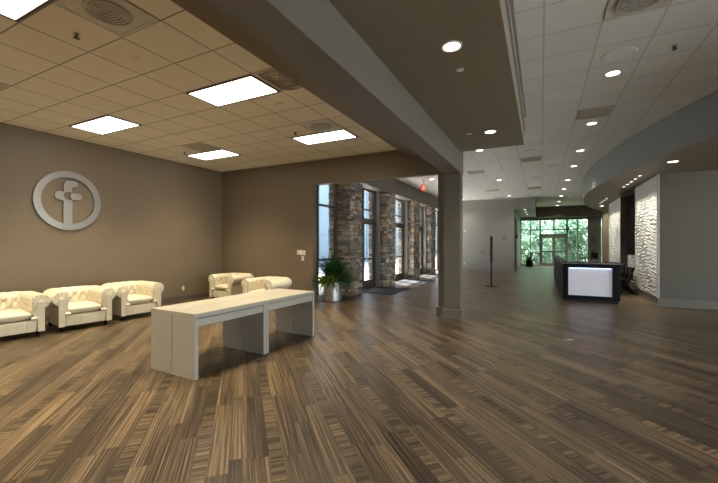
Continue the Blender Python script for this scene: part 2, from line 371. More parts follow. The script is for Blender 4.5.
# right hand walls
struct('wall_right', B().box(8.8, 9.0, 10.6, YE, 0, ZR).box(8.8, 9.0, Y0, 10.6, 3.3, ZR), 'paint_grey')
b = B().box(2.64, 9.0, 11.37, 13.93, 0, 3.3)
b.box(2.9, 9.0, 13.93, 16.48, 0, 3.3); b.box(2.66, 9.0, 16.48, 18.9, 0, 3.3)
struct('wall_bar', b, 'paint_warm', 'big plain grey wall block at the right behind the bar', 'wall')
bb = B(); base_prof(bb, 2.60, 8.8, 11.345, 11.369, .2); base_prof(bb, 2.615, 2.639, 11.37, 13.93, .2); base_prof(bb, 2.635, 2.659, 16.48, 18.9, .2)
struct('baseboard_right', bb, 'trim')
b = B().box(2.585, 2.64, 11.365, 11.40, .2, 3.3)
struct('trim_7', b, 'steel', 'slim metal corner trim at the near edge of the wavy panel', 'trim')
# curved soffit over the bar
cx_, cy_, R_ = 24.12, 14.9, 22.7
ang = []
yy = -5.0
pts = []
while yy < 23.2:
    pts.append((cx_-math.sqrt(R_*R_-(yy-cy_)**2), yy)); yy += .3
pts.append((pts[-1][0]+.5, 23.7))
b = B(); n = len(pts)
b.grid(lambda i, j: (pts[i][0], pts[i][1], (3.30, ZR)[j]), n, 2)
b.face([(pts[-1][0], 23.7, 3.3), (8.8, 23.7, 3.3), (8.8, 23.7, ZR), (pts[-1][0], 23.7, ZR)])
cs = struct('ceiling_curved', b, 'paint_mid', 'deep curved grey soffit sweeping over the bar', 'soffit')
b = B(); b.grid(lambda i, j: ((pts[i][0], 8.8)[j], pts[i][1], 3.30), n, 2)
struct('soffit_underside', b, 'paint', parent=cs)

# ------------------------------------------------------------------ wavy plaster panels
def wave_panel(name, label, X, y0, y1, z0, z1):
    b = B(); ny = int((y1-y0)/.022); nz = int((z1-z0)/.0125)
    random.seed(int(y0*10)); ph = [random.random()*6 for _ in range(8)]
    def h(y, z):
        q = z/.095+.50*math.sin(3.3*y+ph[0]+.5*math.sin(2.3*z+ph[1]))+.16*math.sin(12.7*y+ph[2]+9*z)+.30*math.sin(2.1*y+ph[3]-2.7*z)+.30*math.sin(6.1*y+ph[5]-11*z)
        f = q-math.floor(q)
        rise = f/.68 if f < .68 else (1-f)/.32
        return (.75+.25*math.sin(3.7*y+5*z+ph[4]))*rise*rise*(3-2*rise)
    def fn(i, j):
        y = y0+(y1-y0)*i/(ny-1); z = z0+(z1-z0)*j/(nz-1)
        edge = 0 if i in (0, ny-1) or j in (0, nz-1) else 1
        return (X-.012-(.019*h(y, z) if edge else -.010), y, z)
    b.grid(fn, ny, nz)
    o = obj(name, b, 'plaster', smooth='all'); return tag(o, label, 'wall panel')
wave_panel('wave_panel', 'tall white wavy textured panel nearest, beside the plain grey wall', 2.64, 11.40, 13.93, .2, 3.3)
wave_panel('wave_panel', 'tall white wavy textured panel farther off, beyond the black screen', 2.66, 16.48, 18.9, .2, 3.3)
wave_panel('backsplash_panel', 'low wavy white panel below the black screen in the recess', 2.9, 13.93, 16.48, .2, 1.16)
t = thing('wall_screen', 'tall black screen filling the recess between the wavy panels', 'screen', (0, 0, 0))
obj('display', B().box(2.855, 2.87, 14.0, 16.45, 1.20, 3.26), 'screen', t); obj('bezel', B().box(2.865, 2.895, 13.96, 16.47, 1.17, 3.29), 'blackmatte', t, bevel=.004)

# ------------------------------------------------------------------ stone pillars
PILL = [(9.30, 10.08), (12.12, 12.96), (15.22, 16.12), (18.05, 18.90)]
ROCK = [(.26, .23, .20), (.34, .30, .25), (.20, .19, .19), (.42, .36, .28), (.15, .14, .14), (.36, .25, .15), (.50, .45, .38), (.22, .16, .11), (.30, .30, .31), (.44, .31, .17)]
def stone_pillar(k, ya, yb, label):
    random.seed(40+k)
    x0, x1, zt = -5.75, -5.0, 3.47
    b = B(); cols = []
    b.box(x0+.03, x1-.03, ya+.03, yb-.03, 0, zt); cols += [(.05, .045, .04)]*6
    z = 0
    while z < zt-.01:
        h = random.choice((.06, .08, .10, .13, .16)); h = min(h, zt-z)
        if zt-(z+h) < .04: h = zt-z
        for side in range(4):
            a0, a1 = (x0, x1) if side in (0, 1) else (ya, yb)
            a = a0
            while a < a1-.005:
                w = random.uniform(.10, .36); w = min(w, a1-a)
                if a1-(a+w) < .07: w = a1-a
                nsub = 2 if h > .12 and random.random() < .3 else 1
                for q in range(nsub):
                    za, zb = z+h*q/nsub, z+h*(q+1)/nsub
                    out = random.uniform(-.008, .022); g = .006; ins = .05
                    n0 = len(b.f)
                    if side == 0: b.box(a+g, a+w-g, ya-out, ya+ins, za+g, zb-g)
                    elif side == 1: b.box(a+g, a+w-g, yb-ins, yb+out, za+g, zb-g)
                    elif side == 2: b.box(x0-out, x0+ins, a+g, a+w-g, za+g, zb-g)
                    else: b.box(x1-ins, x1+out, a+g, a+w-g, za+g, zb-g)
                    c = random.choice(ROCK); m = random.uniform(.7, 1.25); cols += [tuple(min(1, q_*m) for q_ in c)]*6
                a += w
        z += h
    o = obj('stone_pillar', b, 'stone', fix=False)
    at = o.data.color_attributes.new('tone', 'FLOAT_COLOR', 'CORNER')
    i = 0
    for p, c in zip(o.data.polygons, cols):
        for li in p.loop_indices: at.data[li].color = (*c, 1)
    md = o.modifiers.new('bevel', 'BEVEL'); md.width = .008; md.segments = 1; md.limit_method = 'ANGLE'
    return tag(o, label, 'pillar', 'stone pillars along the storefront')
for k, ((ya, yb), lb) in enumerate(zip(PILL, ['rough stacked stone pillar nearest, right behind the potted fern', 'stacked stone pillar between the first and second glass doors', 'stacked stone pillar between the second and third glass doors', 'stacked stone pillar farthest off, past the third glass doors'])):
    stone_pillar(k, ya, yb, lb)
# fascia above the storefront
struct('trim_8', B().box(-5.75, -5.0, YB+.2, YF+.12, 3.47, ZR), 'paint_grey', 'grey fascia band above the stone pillars and glass doors', 'fascia')

# ------------------------------------------------------------------ glazing
def rect_frame(b, ya, yb, za, zb, w, x0, x1):
    b.box(x0, x1, ya, ya+w, za, zb).box(x0, x1, yb-w, yb, za, zb).box(x0, x1, ya+w, yb-w, zb-w, zb).box(x0, x1, ya+w, yb-w, za, za+w)
def store_window(name, label, ya, yb):
    t = sthing(name, label, 'window')
    b = B(); rect_frame(b, ya, yb, .02, 3.47, .055, XG-.05, XG+.05); b.box(XG-.05, XG+.05, ya+.055, yb-.055, 2.60, 2.66).box(XG-.05, XG+.05, ya+.055, yb-.055, 1.08, 1.14)
    obj('window_frame', b, 'frame', t)
    g = B().box(XG-.004, XG+.004, ya+.05, yb-.05, .06, 3.43); obj('pane', g, 'glass', t)
    return t
def store_door(name, label, ya, yb):
    t = sthing(name, label, 'door')
    H = 2.32
    b = B(); rect_frame(b, ya, yb, 0.0, 3.47, .06, XG-.06, XG+.06)
    ym = (ya+yb)/2
    b.box(XG-.06, XG+.06, ya+.06, yb-.06, H, H+.12); b.box(XG-.04, XG+.04, ya+.06, yb-.06, 2.72, 2.77); b.box(XG-.04, XG+.04, ym-.03, ym+.03, H+.12, 3.41)
    obj('door_frame', b, 'frame', t)
    j = B().box(XG-.02, XG+.22, yb, yb+.07, 0, 3.47).box(XG-.02, XG+.22, ya-.07, ya, 0, 3.47); obj('jamb_casing', j, 'jamb', t)
    obj('transom_pane', B().box(XG-.004, XG+.004, ya+.06, yb-.06, H+.12, 3.41), 'glass', t)
    for s, (a, c) in enumerate(((ya+.062, ym-.004), (ym+.004, yb-.062))):
        l = B(); rect_frame(l, a, c, .05, H-.004, .075, XG-.025, XG+.025); l.box(XG-.025, XG+.025, a+.075, c-.075, .125, .28)
        lo = obj('door_leaf', l, 'frame', t)
        obj('pane', B().box(XG-.003, XG+.003, a+.07, c-.07, .28, H-.08), 'glass', lo)
        obj('push_bar', B().box(XG+.025, XG+.075, a+.05, c-.05, 1.0, 1.06), 'frame', lo, bevel=.006)
    return t
store_window('window_1', 'blue tall storefront window just behind the fern, left of the stone pillar', 8.22, 9.28)
store_door('door_1', 'nearest double glass door in the stone storefront', 10.17, 12.02)
store_door('door_2', 'middle double glass door in the stone storefront', 13.05, 15.12)
store_door('door_3', 'farthest double glass door in the stone storefront', 16.21, 17.95)
store_window('window_2', 'last storefront window past the farthest stone pillar', 18.92, 21.15)
# sills below the first window
struct('trim_9', B().box(XG-.1, XG+.16, 8.22, 9.28, 0, .16), 'paint_light', 'low sill kerb under the first storefront window', 'sill')
def end_glazing():
    t = sthing('window_3', 'wide tall glazed wall with greenery outside at the far end', 'window')
    b = B(); y0, y1 = YE-.02, YE+.08
    xs = [XA, -.67, -.05, .78, 1.58, 2.18, XB]
    for x in (xs[0], xs[1], xs[5], xs[6]): b.box(x-.03, x+.03, y0, y1, 0, ZT)
    for x in (xs[2], xs[4]): b.box(x-.05, x+.05, y0, y1, 0, ZT)
    b.box(xs[3]-.03, xs[3]+.03, y0, y1, 2.45, ZT)
    b.box(XA, XB, y0, y1, ZT-.06, ZT).box(XA, XB, y0, y1, 2.52, 2.58)
    b.box(xs[2], xs[4], y0, y1, 2.08, 2.24)
    for a, c in ((xs[0], xs[2]), (xs[4], xs[6])): b.box(a, c, y0, y1, 0, .12).box(a, c, y0, y1, .86, .92)
    obj('window_frame', b, 'jamb', t)
    for a, c, z0, z1 in ((xs[0], xs[2], .1, ZT), (xs[2], xs[4], 2.2, ZT), (xs[4], xs[6], .1, ZT)):
        obj('pane', B().box(a+.02, c-.02, YE+.03, YE+.036, z0, z1-.03), 'glass_green', t)
    d = sthing('door_4', 'double glass door leading out to the greenery at the far end', 'door')
    for a, c in ((xs[2]+.055, xs[3]-.004), (xs[3]+.004, xs[4]-.055)):
        l = B()
        l.box(a, a+.08, YE, YE+.05, .01, 2.07).box(c-.08, c, YE, YE+.05, .01, 2.07).box(a+.08, c-.08, YE, YE+.05, 1.97, 2.07).box(a+.08, c-.08, YE, YE+.05, .01, .22)
        lo = obj('door_leaf', l, 'jamb', d)
        obj('pane', B().box(a+.07, c-.07, YE+.022, YE+.028, .2, 1.99), 'glass_green', lo)
        obj('push_bar', B().box(a+.03, c-.03, YE-.06, YE-.002, .98, 1.06), 'frame', lo, bevel=.01)
end_glazing()
t = sthing('window_4', 'narrow glimpse of green window beside the far wavy panel', 'window')
b = B().box(3.46, 3.52, YE, YE+.08, 0, ZT).box(4.84, 4.90, YE, YE+.08, 0, ZT).box(3.52, 4.84, YE, YE+.08, ZT-.06, ZT).box(3.52, 4.84, YE, YE+.08, 0, .12).box(3.52, 4.84, YE, YE+.08, 2.52, 2.58)
obj('window_frame', b, 'jamb', t); obj('pane', B().box(3.5, 4.86, YE+.03, YE+.036, .1, ZT-.03), 'glass_green', t)
# added glazing right of the viewpoint, out of view, to let in daylight
t = sthing('added_window', 'added unseen glazed side wall right of the viewpoint, letting in daylight', 'window'); b = B()
for i in range(11): b.box(8.85, 8.95, Y0+i*1.554, Y0+.06+i*1.554, 0, 3.3)
b.box(8.85, 8.95, Y0, 10.6, 2.5, 2.56).box(8.85, 8.95, Y0, 10.6, 0, .12)
obj('window_frame', b, 'frame', t); obj('pane', B().box(8.9, 8.906, Y0+.02, 10.58, .1, 3.28), 'glass', t)
struct('ground_bounce', B().box(9.2, 40, -30, 28.6, -.12, -.02).box(-30, 9.2, -40, Y0-.2, -.12, -.02), 'concrete', 'added unseen terrace paving bouncing sunlight in through the side glazing', 'pavement')  # unseen paving added to throw sunlight up onto the lobby ceiling
o = obj('square_pillar', B().box(3.37, 3.74, 26.3, 26.7, 0, 3.36), 'paint', bevel=.01); o['kind'] = 'structure'; tag(o, 'square taupe pillar beyond the far wavy panel', 'pillar')

# ------------------------------------------------------------------ lamps
def area(name, parent, loc, sx, sy, power, col, spread=180):
    l = bpy.data.lights.new(name, 'AREA'); l.shape = 'RECTANGLE'; l.size = sx; l.size_y = sy; l.energy = power; l.color = col; l.spread = math.radians(spread)
    o = bpy.data.objects.new(name, l); COL.objects.link(o); o.parent = parent; o.location = loc; return o
def spot(name, parent, loc, power, col, ang=100, blend=.6, rad=.05, aim=None):
    l = bpy.data.lights.new(name, 'SPOT'); l.energy = power; l.color = col; l.spot_size = math.radians(ang); l.spot_blend = blend; l.shadow_soft_size = rad
    o = bpy.data.objects.new(name, l); COL.objects.link(o); o.parent = parent; o.location = loc
    if aim: o.rotation_euler = Vector(aim).to_track_quat('-Z', 'Y').to_euler()
    return o
fx = [(-4.69, 1.05, 'lit rectangular ceiling panel cut off by the top left picture corner'), (-4.69, 3.55, 'largest lit rectangular ceiling panel, close to the beam'), (-4.69, 6.05, 'lit rectangular ceiling panel near the back wall, left of the beam'),
      (-7.965, 3.55, 'lit rectangular ceiling panel near the left wall above the emblem'), (-7.965, 6.05, 'smallest lit rectangular ceiling panel, by the far back corner'),
      (-7.965, 1.05, None), (-4.69, -1.45, None), (-7.965, -1.45, None), (-4.69, -3.95, None), (-7.965, -3.95, None)]
for x, y, lb in fx:
    t = thing('ceiling_light', lb or 'lit rectangular ceiling panel behind the viewpoint', 'ceiling light', (x+.655, y+.3125, ZL), 0, 'fluorescent panels in the tile ceiling')
    b = B(); w, h = .64, .30
    b.box(-w, w, -h, -h+.03, -.012, .0).box(-w, w, h-.03, h, -.012, 0).box(-w, -w+.03, -h+.03, h-.03, -.012, 0).box(w-.03, w, -h+.03, h-.03, -.012, 0)
    obj('frame', b, 'frame', t); obj('diffuser', B().box(-w+.03, w-.03, -h+.03, h-.03, -.008, -.001), 'fluor', t)
    area('lamp_glow', t, (0, 0, -.02), 1.15, .5, TROFFER_W, WARM, 100)

def downlight(x, y, z, label, group, power=None, r=.085, col=COOL, ang=110, light=True):
    t = thing('downlight', label, 'ceiling light', (x, y, z), 0, group)
    obj('trim_ring', B().disc_ring(r, r+.022, -.006, 0), 'white', t, smooth=True)
    obj('lens', B().lathe([(0, -.003), (r, -.003)], n=24), 'lightlens', t)
    if light: spot('lamp_glow', t, (0, 0, -.012), power if power is not None else DOWN_W, col, ang, .9, .06)
    return t
rows = [6.37, 8.82, 11.25, 13.4, 16.2, 18.8, 21.4, 24.1, 26.6]
for i, y in enumerate(rows): downlight(.94, y, ZR, ORD[i]+' round downlight in the long row left of the curved soffit', 'downlights in the long lobby row')
for y in (3.9, 1.4, -1.1): downlight(.94, y, ZR, 'round downlight of the lobby row outside the view', 'downlights overhead out of view')
for i, y in enumerate((10.0, 15.0, 20.1)): downlight(-1.46, y, ZR, ORD[i]+' round downlight in the tile row beyond the flat soffit', 'downlights over the lobby middle')
downlight(-3.75, 13.6, ZR, 'round downlight seen through the opening near the red exit sign', 'downlights along the storefront')
downlight(-3.94, 20.6, ZR, 'round downlight just right of the column top, by the far wall', 'downlights along the storefront')
for i, y in enumerate((3.5, 6.46)): downlight(-.77, y, 3.46, ['large round downlight in the flat soffit, top of picture', 'round downlight near the far end of the flat soffit'][i], 'downlights in the flat soffit', r=.08)
downlight(-.77, .5, 3.46, 'round downlight of the flat soffit outside the view', 'downlights overhead out of view')
for x, y in ((4.4, 23.9), (3.75, 25.2)): downlight(x, y, ZR, 'added unseen downlight behind the curved soffit, brightening the far end pier', 'downlights overhead out of view', 260, ang=160)  # pair of fill lamps added out of view for the dark end pier
downlight(2.5, 9.82, 3.30, 'single downlight under the curved soffit near the plain grey wall', 'downlights under the curved soffit', 5)
downlight(2.5, 19.8, 3.30, 'single downlight under the far end of the curved soffit', 'downlights under the curved soffit', 5)
for i, y in enumerate((21.9, 23.6, 25.6)): downlight(-.8, y, 3.46, ORD[i]+' downlight under the low bulkhead in the end passage', 'downlights in the end passage', 4, r=.07)
for g, ys, nm in ((0, (11.45, 11.95, 12.45, 12.95, 13.45), 'near'), (1, (16.7, 17.2, 17.75, 18.4), 'far')):
    for i, y in enumerate(ys):
        t = thing('spotlight', ORD[i]+' small spot washing the %s wavy panel' % nm, 'spotlight', (2.26, y, 3.30), 0, 'small spots above the %s wavy panel' % nm)
        obj('trim_ring', B().disc_ring(.035, .05, -.006, 0, n=16), 'white', t, smooth=True)
        obj('lens', B().lathe([(0, -.003), (.035, -.003)], n=16), 'lightlens', t)
        spot('lamp_glow', t, (0, 0, -.012), WASH_W, (1, .92, .76), 70, .7, .03, aim=(.16, 0, -1.0))

# ------------------------------------------------------------------ small things on the ceilings
def square_vent(x, y, z, sx, sy, label, group, style='grille'):
    t = thing('ceiling_vent', label, 'vent', (x, y, z), 0, group)
    b = B(); w, h = sx/2, sy/2; e = .035
    b.box(-w, w, -h, -h+e, -.008, 0).box(-w, w, h-e, h, -.008, 0).box(-w, -w+e, -h+e, h-e, -.008, 0).box(w-e, w, -h+e, h-e, -.008, 0)
    if style == 'round':
        obj('frame', b, 'ventframe', t); obj('plate', B().box(-w+e, w-e, -h+e, h-e, -.004, -.001), 'ventframe', t)
        g = B()
        for r in (.20, .165, .13, .095, .06): g.disc_ring(r-.022, r, -.02+.04*(.2-r), -.004, n=32)
        g.box(-.20, .20, -.006, .006, -.022, -.012)
        obj('grille', g, 'ventgrey', t)
    elif style == 'mirror':
        obj('frame', b, 'ventframe', t); g = B()
        for i in range(7):
            y0_ = -h+e+(2*h-2*e)*i/7; y1_ = y0_+(2*h-2*e)/7-.012
            g.grid(lambda a, c: (-w+e+(2*w-2*e)*a/16, y0_ if c == 0 else y1_, -.002-.045*math.sin(PI*a/16)), 17, 2)
        obj('louver', g, 'mirrorlouver', t, smooth='all')
    else:
        obj('frame', b, 'darktile', t); g = B(); n = 12
        for i in range(n):
            yy = -h+e+(2*h-2*e)*(i+.5)/n; g.box(-w+e, w-e, yy-.012, yy+.006, -.006, -.001)
        obj('grille', g, 'darktile', t)
        obj('backing', B().box(-w+e, w-e, -h+e, h-e, -.001, -.0004), 'ventgrey', t)
    return t
PX, PY = .655, .625
lc = lambda i, j: (-3.38-(i+.5)*PX, 2.30+(j+.5)*PY)
g = 'air vents in the tan ceiling'
x, y = lc(0, -1); square_vent(x, y, ZL, .64, .61, 'square air diffuser with round grille at top left, by the lit panel', g, 'round')
x, y = lc(5, -1); square_vent(x, y, ZL, .64, .61, 'dark return tile at the left picture edge', g)
x, y = lc(5, 5); square_vent(x, y, ZL, .64, .61, 'dark return tile beside the smallest far lit panel', g)
x, y = lc(0, 5); square_vent(x, y, ZL, .64, .61, 'grey round vent tile beside the lit panel near the beam end', g, 'round')
square_vent(-3.08, 3.86, ZL, .57, .61, 'glossy louver tile between the largest lit panel and the beam', g, 'mirror')
g = 'air vents in the lobby ceiling'
rc = lambda i, j: (.03+(i+.5)*.585, 4.24+(j+.5)*.60)
x, y = rc(1, 0); square_vent(x, y, ZR, .57, .58, 'large square vent with round grille at the top edge of lobby ceiling', g, 'round')
x, y = rc(1, 6); square_vent(x, y, ZR, .57, .58, 'square vent tile behind the nearest row downlight', g)
for xy, lb in (((-1, 12), 'square vent tile just past the end of the flat soffit'), ((-1, 22), 'square vent tile in the middle of the lobby ceiling, second past the soffit'), ((-4, 14), 'square vent tile near the column top, left of the lobby middle'), ((-4, 22), 'dark vent tile near the far wall, left of the middle row'), ((-4, 27), 'farthest dark vent tile by the pale far wall'), ((0, 14), 'small dark slot vent near the center of lobby ceiling')):
    x, y = rc(*xy); s = (.57, .58) if 'slot' not in lb else (.3, .12); square_vent(x, y, ZR, *s, lb, g)
def ceiling_speaker(x, y, z, label):
    b = B().lathe([(0, -.014), (.09, -.016), (.155, -.010), (.16, -.014), (.19, -.012), (.20, 0)], n=32)
    o = obj('ceiling_speaker', b, 'speaker', loc=(x, y, z), smooth=True); tag(o, label, 'speaker', 'round ceiling speakers')
for x, y, lb in ((.92, 5.78, 'large pale round speaker disc beside the nearest row downlight'), (-.25, 10.7, 'round speaker disc just past the end of the flat soffit'), (-.24, 15.0, 'round speaker disc in the lobby middle, second past the soffit'), (-.24, 19.0, 'farthest round speaker disc in the lobby middle'), (-3.3, 18.9, 'round speaker disc right of the column top near the far wall')):
    ceiling_speaker(x, y, ZR, lb)
def sprinkler(x, y, z, label):
    t = thing('sprinkler_head', label, 'sprinkler', (x, y, z), 0, 'ceiling sprinklers')
    obj('escutcheon', B().lathe([(0, -.004), (.03, -.006), (.036, 0)], n=16), 'steel', t, smooth=True)
    obj('nozzle', B().tube([(0, 0, -.004), (0, 0, -.04)], .011, 8).lathe([(0, -.052), (.030, -.050), (.030, -.046), (0, -.046)], n=12).tube([(.016, 0, -.01), (.018, 0, -.035), (0, 0, -.048)], .004, 6).tube([(-.016, 0, -.01), (-.018, 0, -.035), (0, 0, -.048)], .004, 6), 'frame', t)
for x, y, z, lb in ((-4.39, 2.04, ZL, 'dark sprinkler head at top left beside the square diffuser'), (-7.71, 5.85, ZL, 'small sprinkler head left of the smallest far lit panel'), (-4.36, 5.80, ZL, 'small sprinkler head left of the lit panel near beam end'),
                    (1.5, 5.83, ZR, 'dark sprinkler head in the upper right lobby ceiling'), (1.28, 20.0, ZR, 'far sprinkler head close to the curved soffit'), (1.1, 25.5, ZR, 'farthest sprinkler head near the far glass doors')):
    sprinkler(x, y, z, lb)
for x, y, z, lb in ((-4.36, 2.63, ZL, 'small tan sensor plate in the tile between two near lit panels'), (-3.69, 4.49, ZL, 'small tan sensor plate behind the largest lit panel')):
    b = B().box(-.055, .055, -.04, .04, -.006, 0).box(-.045, .045, -.03, -.01, -.009, -.006).box(-.045, .045, .01, .03, -.009, -.006)
    tag(obj('sensor_plate', b, 'ivoryplate', loc=(x, y, z)), lb, 'sensor', 'tan ceiling sensor plates')
for x, y, lb in ((-.79, 4.01, 'small round cover plate behind the large soffit downlight'), (-1.11, 6.41, 'small round cover plate left of the far soffit downlight')):
    tag(obj('cover_plate', B().lathe([(0, -.010), (.035, -.010), (.042, 0)], n=20), 'white', loc=(x, y, 3.46), smooth=True), lb, 'cover plate', 'soffit cover plates')
# exit sign
t = thing('exit_sign', 'red lit exit sign hanging from the lobby ceiling', 'exit sign', (-4.10, 13.6, ZR), 0)
obj('canopy', B().box(-.04, .04, -.10, .10, -.03, 0), 'white', t, bevel=.005)
obj('stem', B().tube([(0, 0, -.03), (0, 0, -.20)], .012), 'white', t)
obj('sign_face', B().box(-.025, .025, -.17, .17, -.42, -.19), 'red', t, bevel=.006)
def text_mesh(name, txt, size, mat, parent, loc, rot, ext=.003):
    cu = bpy.data.curves.new(name, 'FONT'); cu.body = txt; cu.size = size; cu.extrude = ext; cu.align_x = 'CENTER'; cu.align_y = 'CENTER'
    tmp = bpy.data.objects.new(name+'_tmp', cu); COL.objects.link(tmp)
    bpy.context.view_layer.update(); dg = bpy.context.evaluated_depsgraph_get()
    me = bpy.data.meshes.new_from_object(tmp.evaluated_get(dg)); bpy.data.objects.remove(tmp)
    me.materials.clear(); me.materials.append(M[mat])
    o = bpy.data.objects.new(name, me); COL.objects.link(o); o.parent = parent; o.location = loc; o.rotation_euler = rot
    return o
text_mesh('lettering', 'EXIT', .17, 'redletter', t, (.028, 0, -.305), (PI/2, 0, PI/2))
b = B().lathe([(0, -.17)]+[(.085*math.sin(a), -.085-.085*math.cos(a)) for a in [PI*i/10 for i in range(1, 6)]]+[(.09, -.08), (.09, 0)], n=20)
tag(obj('dome_camera', b, 'white', loc=(-4.75, 18.6, ZR), smooth=True), 'white dome camera at the far end of the storefront fascia', 'camera')

# ------------------------------------------------------------------ logo on the left wall
t = thing('wall_emblem', 'round brushed metal emblem of a ring with a letter f', 'emblem', (XL, 3.945, 2.45))
def arc(c, r, a0, a1, n, ry=None): return [(c[0]+r*math.cos(math.radians(a0+(a1-a0)*i/n)), c[1]+(ry or r)*math.sin(math.radians(a0+(a1-a0)*i/n))) for i in range(n+1)]
n = 72; prof = [(.475, .02), (.60, .02), (.60, .05), (.475, .05), (.475, .02)]
b = B(); b.grid(lambda i, j: (prof[j][1], prof[j][0]*math.cos(2*PI*i/n), prof[j][0]*1.02*math.sin(2*PI*i/n)), n, 5, closeu=True)
obj('ring', b, 'logo', t, bevel=.003)
# glyph in (y, z) offsets; y grows to the right as seen
gl = []
hook = [(-.10, .185), (-.10, .30)]+arc((-.01, .30), .09, 180, 95, 6, .115)+[(.08, .415)]+arc((.10, .355), .062, 85, -75, 8)+[(.08, .285)]+arc((.08, .255), .035, 100, 180, 4)+[(.050, .185)]+arc((-.01, .10), .085, 48, 132, 6)
b = B().prism(hook, 'x', .02, .05)
left = arc((-.165, .095), .088, 75, 285, 10)+[(-.10, .0)]+arc((-.01, .10), .085, 228, 138, 6)+[(-.10, .18)]
b.prism(left, 'x', .02, .05)
right = arc((.085, .098), .068, 105, 255, 8)+arc((.165, .098), .068, -88, 88, 8)
b.prism(right, 'x', .02, .05)
stem = [(-.10, -.48), (.055, -.48), (.055, .02)]+arc((-.01, .10), .085, -40, -140, 8)+[(-.10, .0)]
b.prism(stem, 'x', .02, .05)
obj('letter', b, 'logo', t, bevel=.002)
sb = B()
for y_, z_ in ((-.38, .38), (.38, .38), (.38, -.38), (-.38, -.38), (-.02, -.2), (-.03, .25), (-.17, .09), (.13, .1)): sb.tube([(.0, y_, z_), (.022, y_, z_)], .012, 8)
obj('standoffs', sb, 'steel', t)

# ------------------------------------------------------------------ wall plates
def plate(name, label, cat, loc, face, w=.075, h=.12, mat='ivoryplate', kind='outlet'):
    """face: 'x' or '-y' normal"""
    t = thing(name, label, cat, loc, PI/2 if face == 'x' else 0)
    obj('plate', B().box(-w/2, w/2, -.008, 0, -h/2, h/2), mat, t, bevel=.002)
    if kind == 'outlet':
        obj('socket', B().box(-.018, .018, -.012, -.008, .008, .042).box(-.018, .018, -.012, -.008, -.042, -.008), mat, t)
    else:
        obj('toggle', B().box(-.012, .012, -.016, -.008, -.03, .03), mat, t)
    return t
plate('power_outlet', 'small ivory outlet low on the left wall beside the third armchair', 'outlet', (XL, 6.65, .33), 'x')
t = thing('thermostat', 'white thermostat box on the brown wall left of the opening', 'thermostat', (-5.80, YB, 1.32))
obj('housing', B().box(-.125, .0, -.05, 0, -.06, .06), 'white', t, bevel=.006); obj('cover', B().box(.01, .12, -.035, 0, -.07, .055), 'ivoryplate', t, bevel=.005)
plate('light_switch', 'white switch plate just below the thermostat box', 'switch', (-5.765, YB, 1.16), '-y', .085, .125, 'white', 'switch')
plate('light_switch', 'white plate high on the far wall right of the column', 'switch', (-3.93, YF+.12, 2.30), '-y', .10, .13, 'white', 'switch')
plate('power_outlet', 'white outlet low on the far wall right of the column', 'outlet', (-3.93, YF+.12, .42), '-y', .09, .13, 'white')
t = thing('wall_plaque', 'dark maroon plaque with bright marks on the far wall bay', 'plaque', (-2.95, YF+.12, 1.10))
obj('plate', B().box(-.14, .14, -.015, 0, -.065, .065), 'plaque', t, bevel=.004); obj('insets', B().box(-.10, -.03, -.02, -.015, -.03, .03).box(.03, .10, -.02, -.015, -.03, .03), 'white', t)
t = thing('wall_dial', 'round dark wall dial on the pier left of the passage', 'thermostat', (-1.80, YF, 1.92), 0)
bq = B().lathe([(0, .02), (.085, .018), (.10, 0)], n=20); obj('dial', bq, 'photo_plate', t, smooth=True).rotation_euler = (PI/2, 0, 0); obj('screen', B().box(-.045, .045, -.026, -.02, -.03, .045), 'white', t)
t = thing('door_sign', 'small dark sign plate projecting beside the brown passage door', 'sign', (-1.31, 21.75, 1.95))
obj('plate', B().box(0, .16, -.015, .015, -.09, .09), 'photo_plate', t, bevel=.004); obj('bracket', B().box(0, .01, -.03, .03, -.07, .07), 'steel', t)
for z, lb, mt in ((1.82, 'upper dark wall control on the pier right of the far glass', 'photo_plate'), (1.05, 'lower red wall box on the pier right of the far glass', 'plaque')):
    t = thing('wall_control', lb, 'wall control', (3.08, YE, z))
    obj('housing', B().box(-.06, .06, -.03, 0, -.08, .08), mt, t, bevel=.006); obj('button', B().box(-.03, .03, -.036, -.03, -.03, .03), 'steel', t)

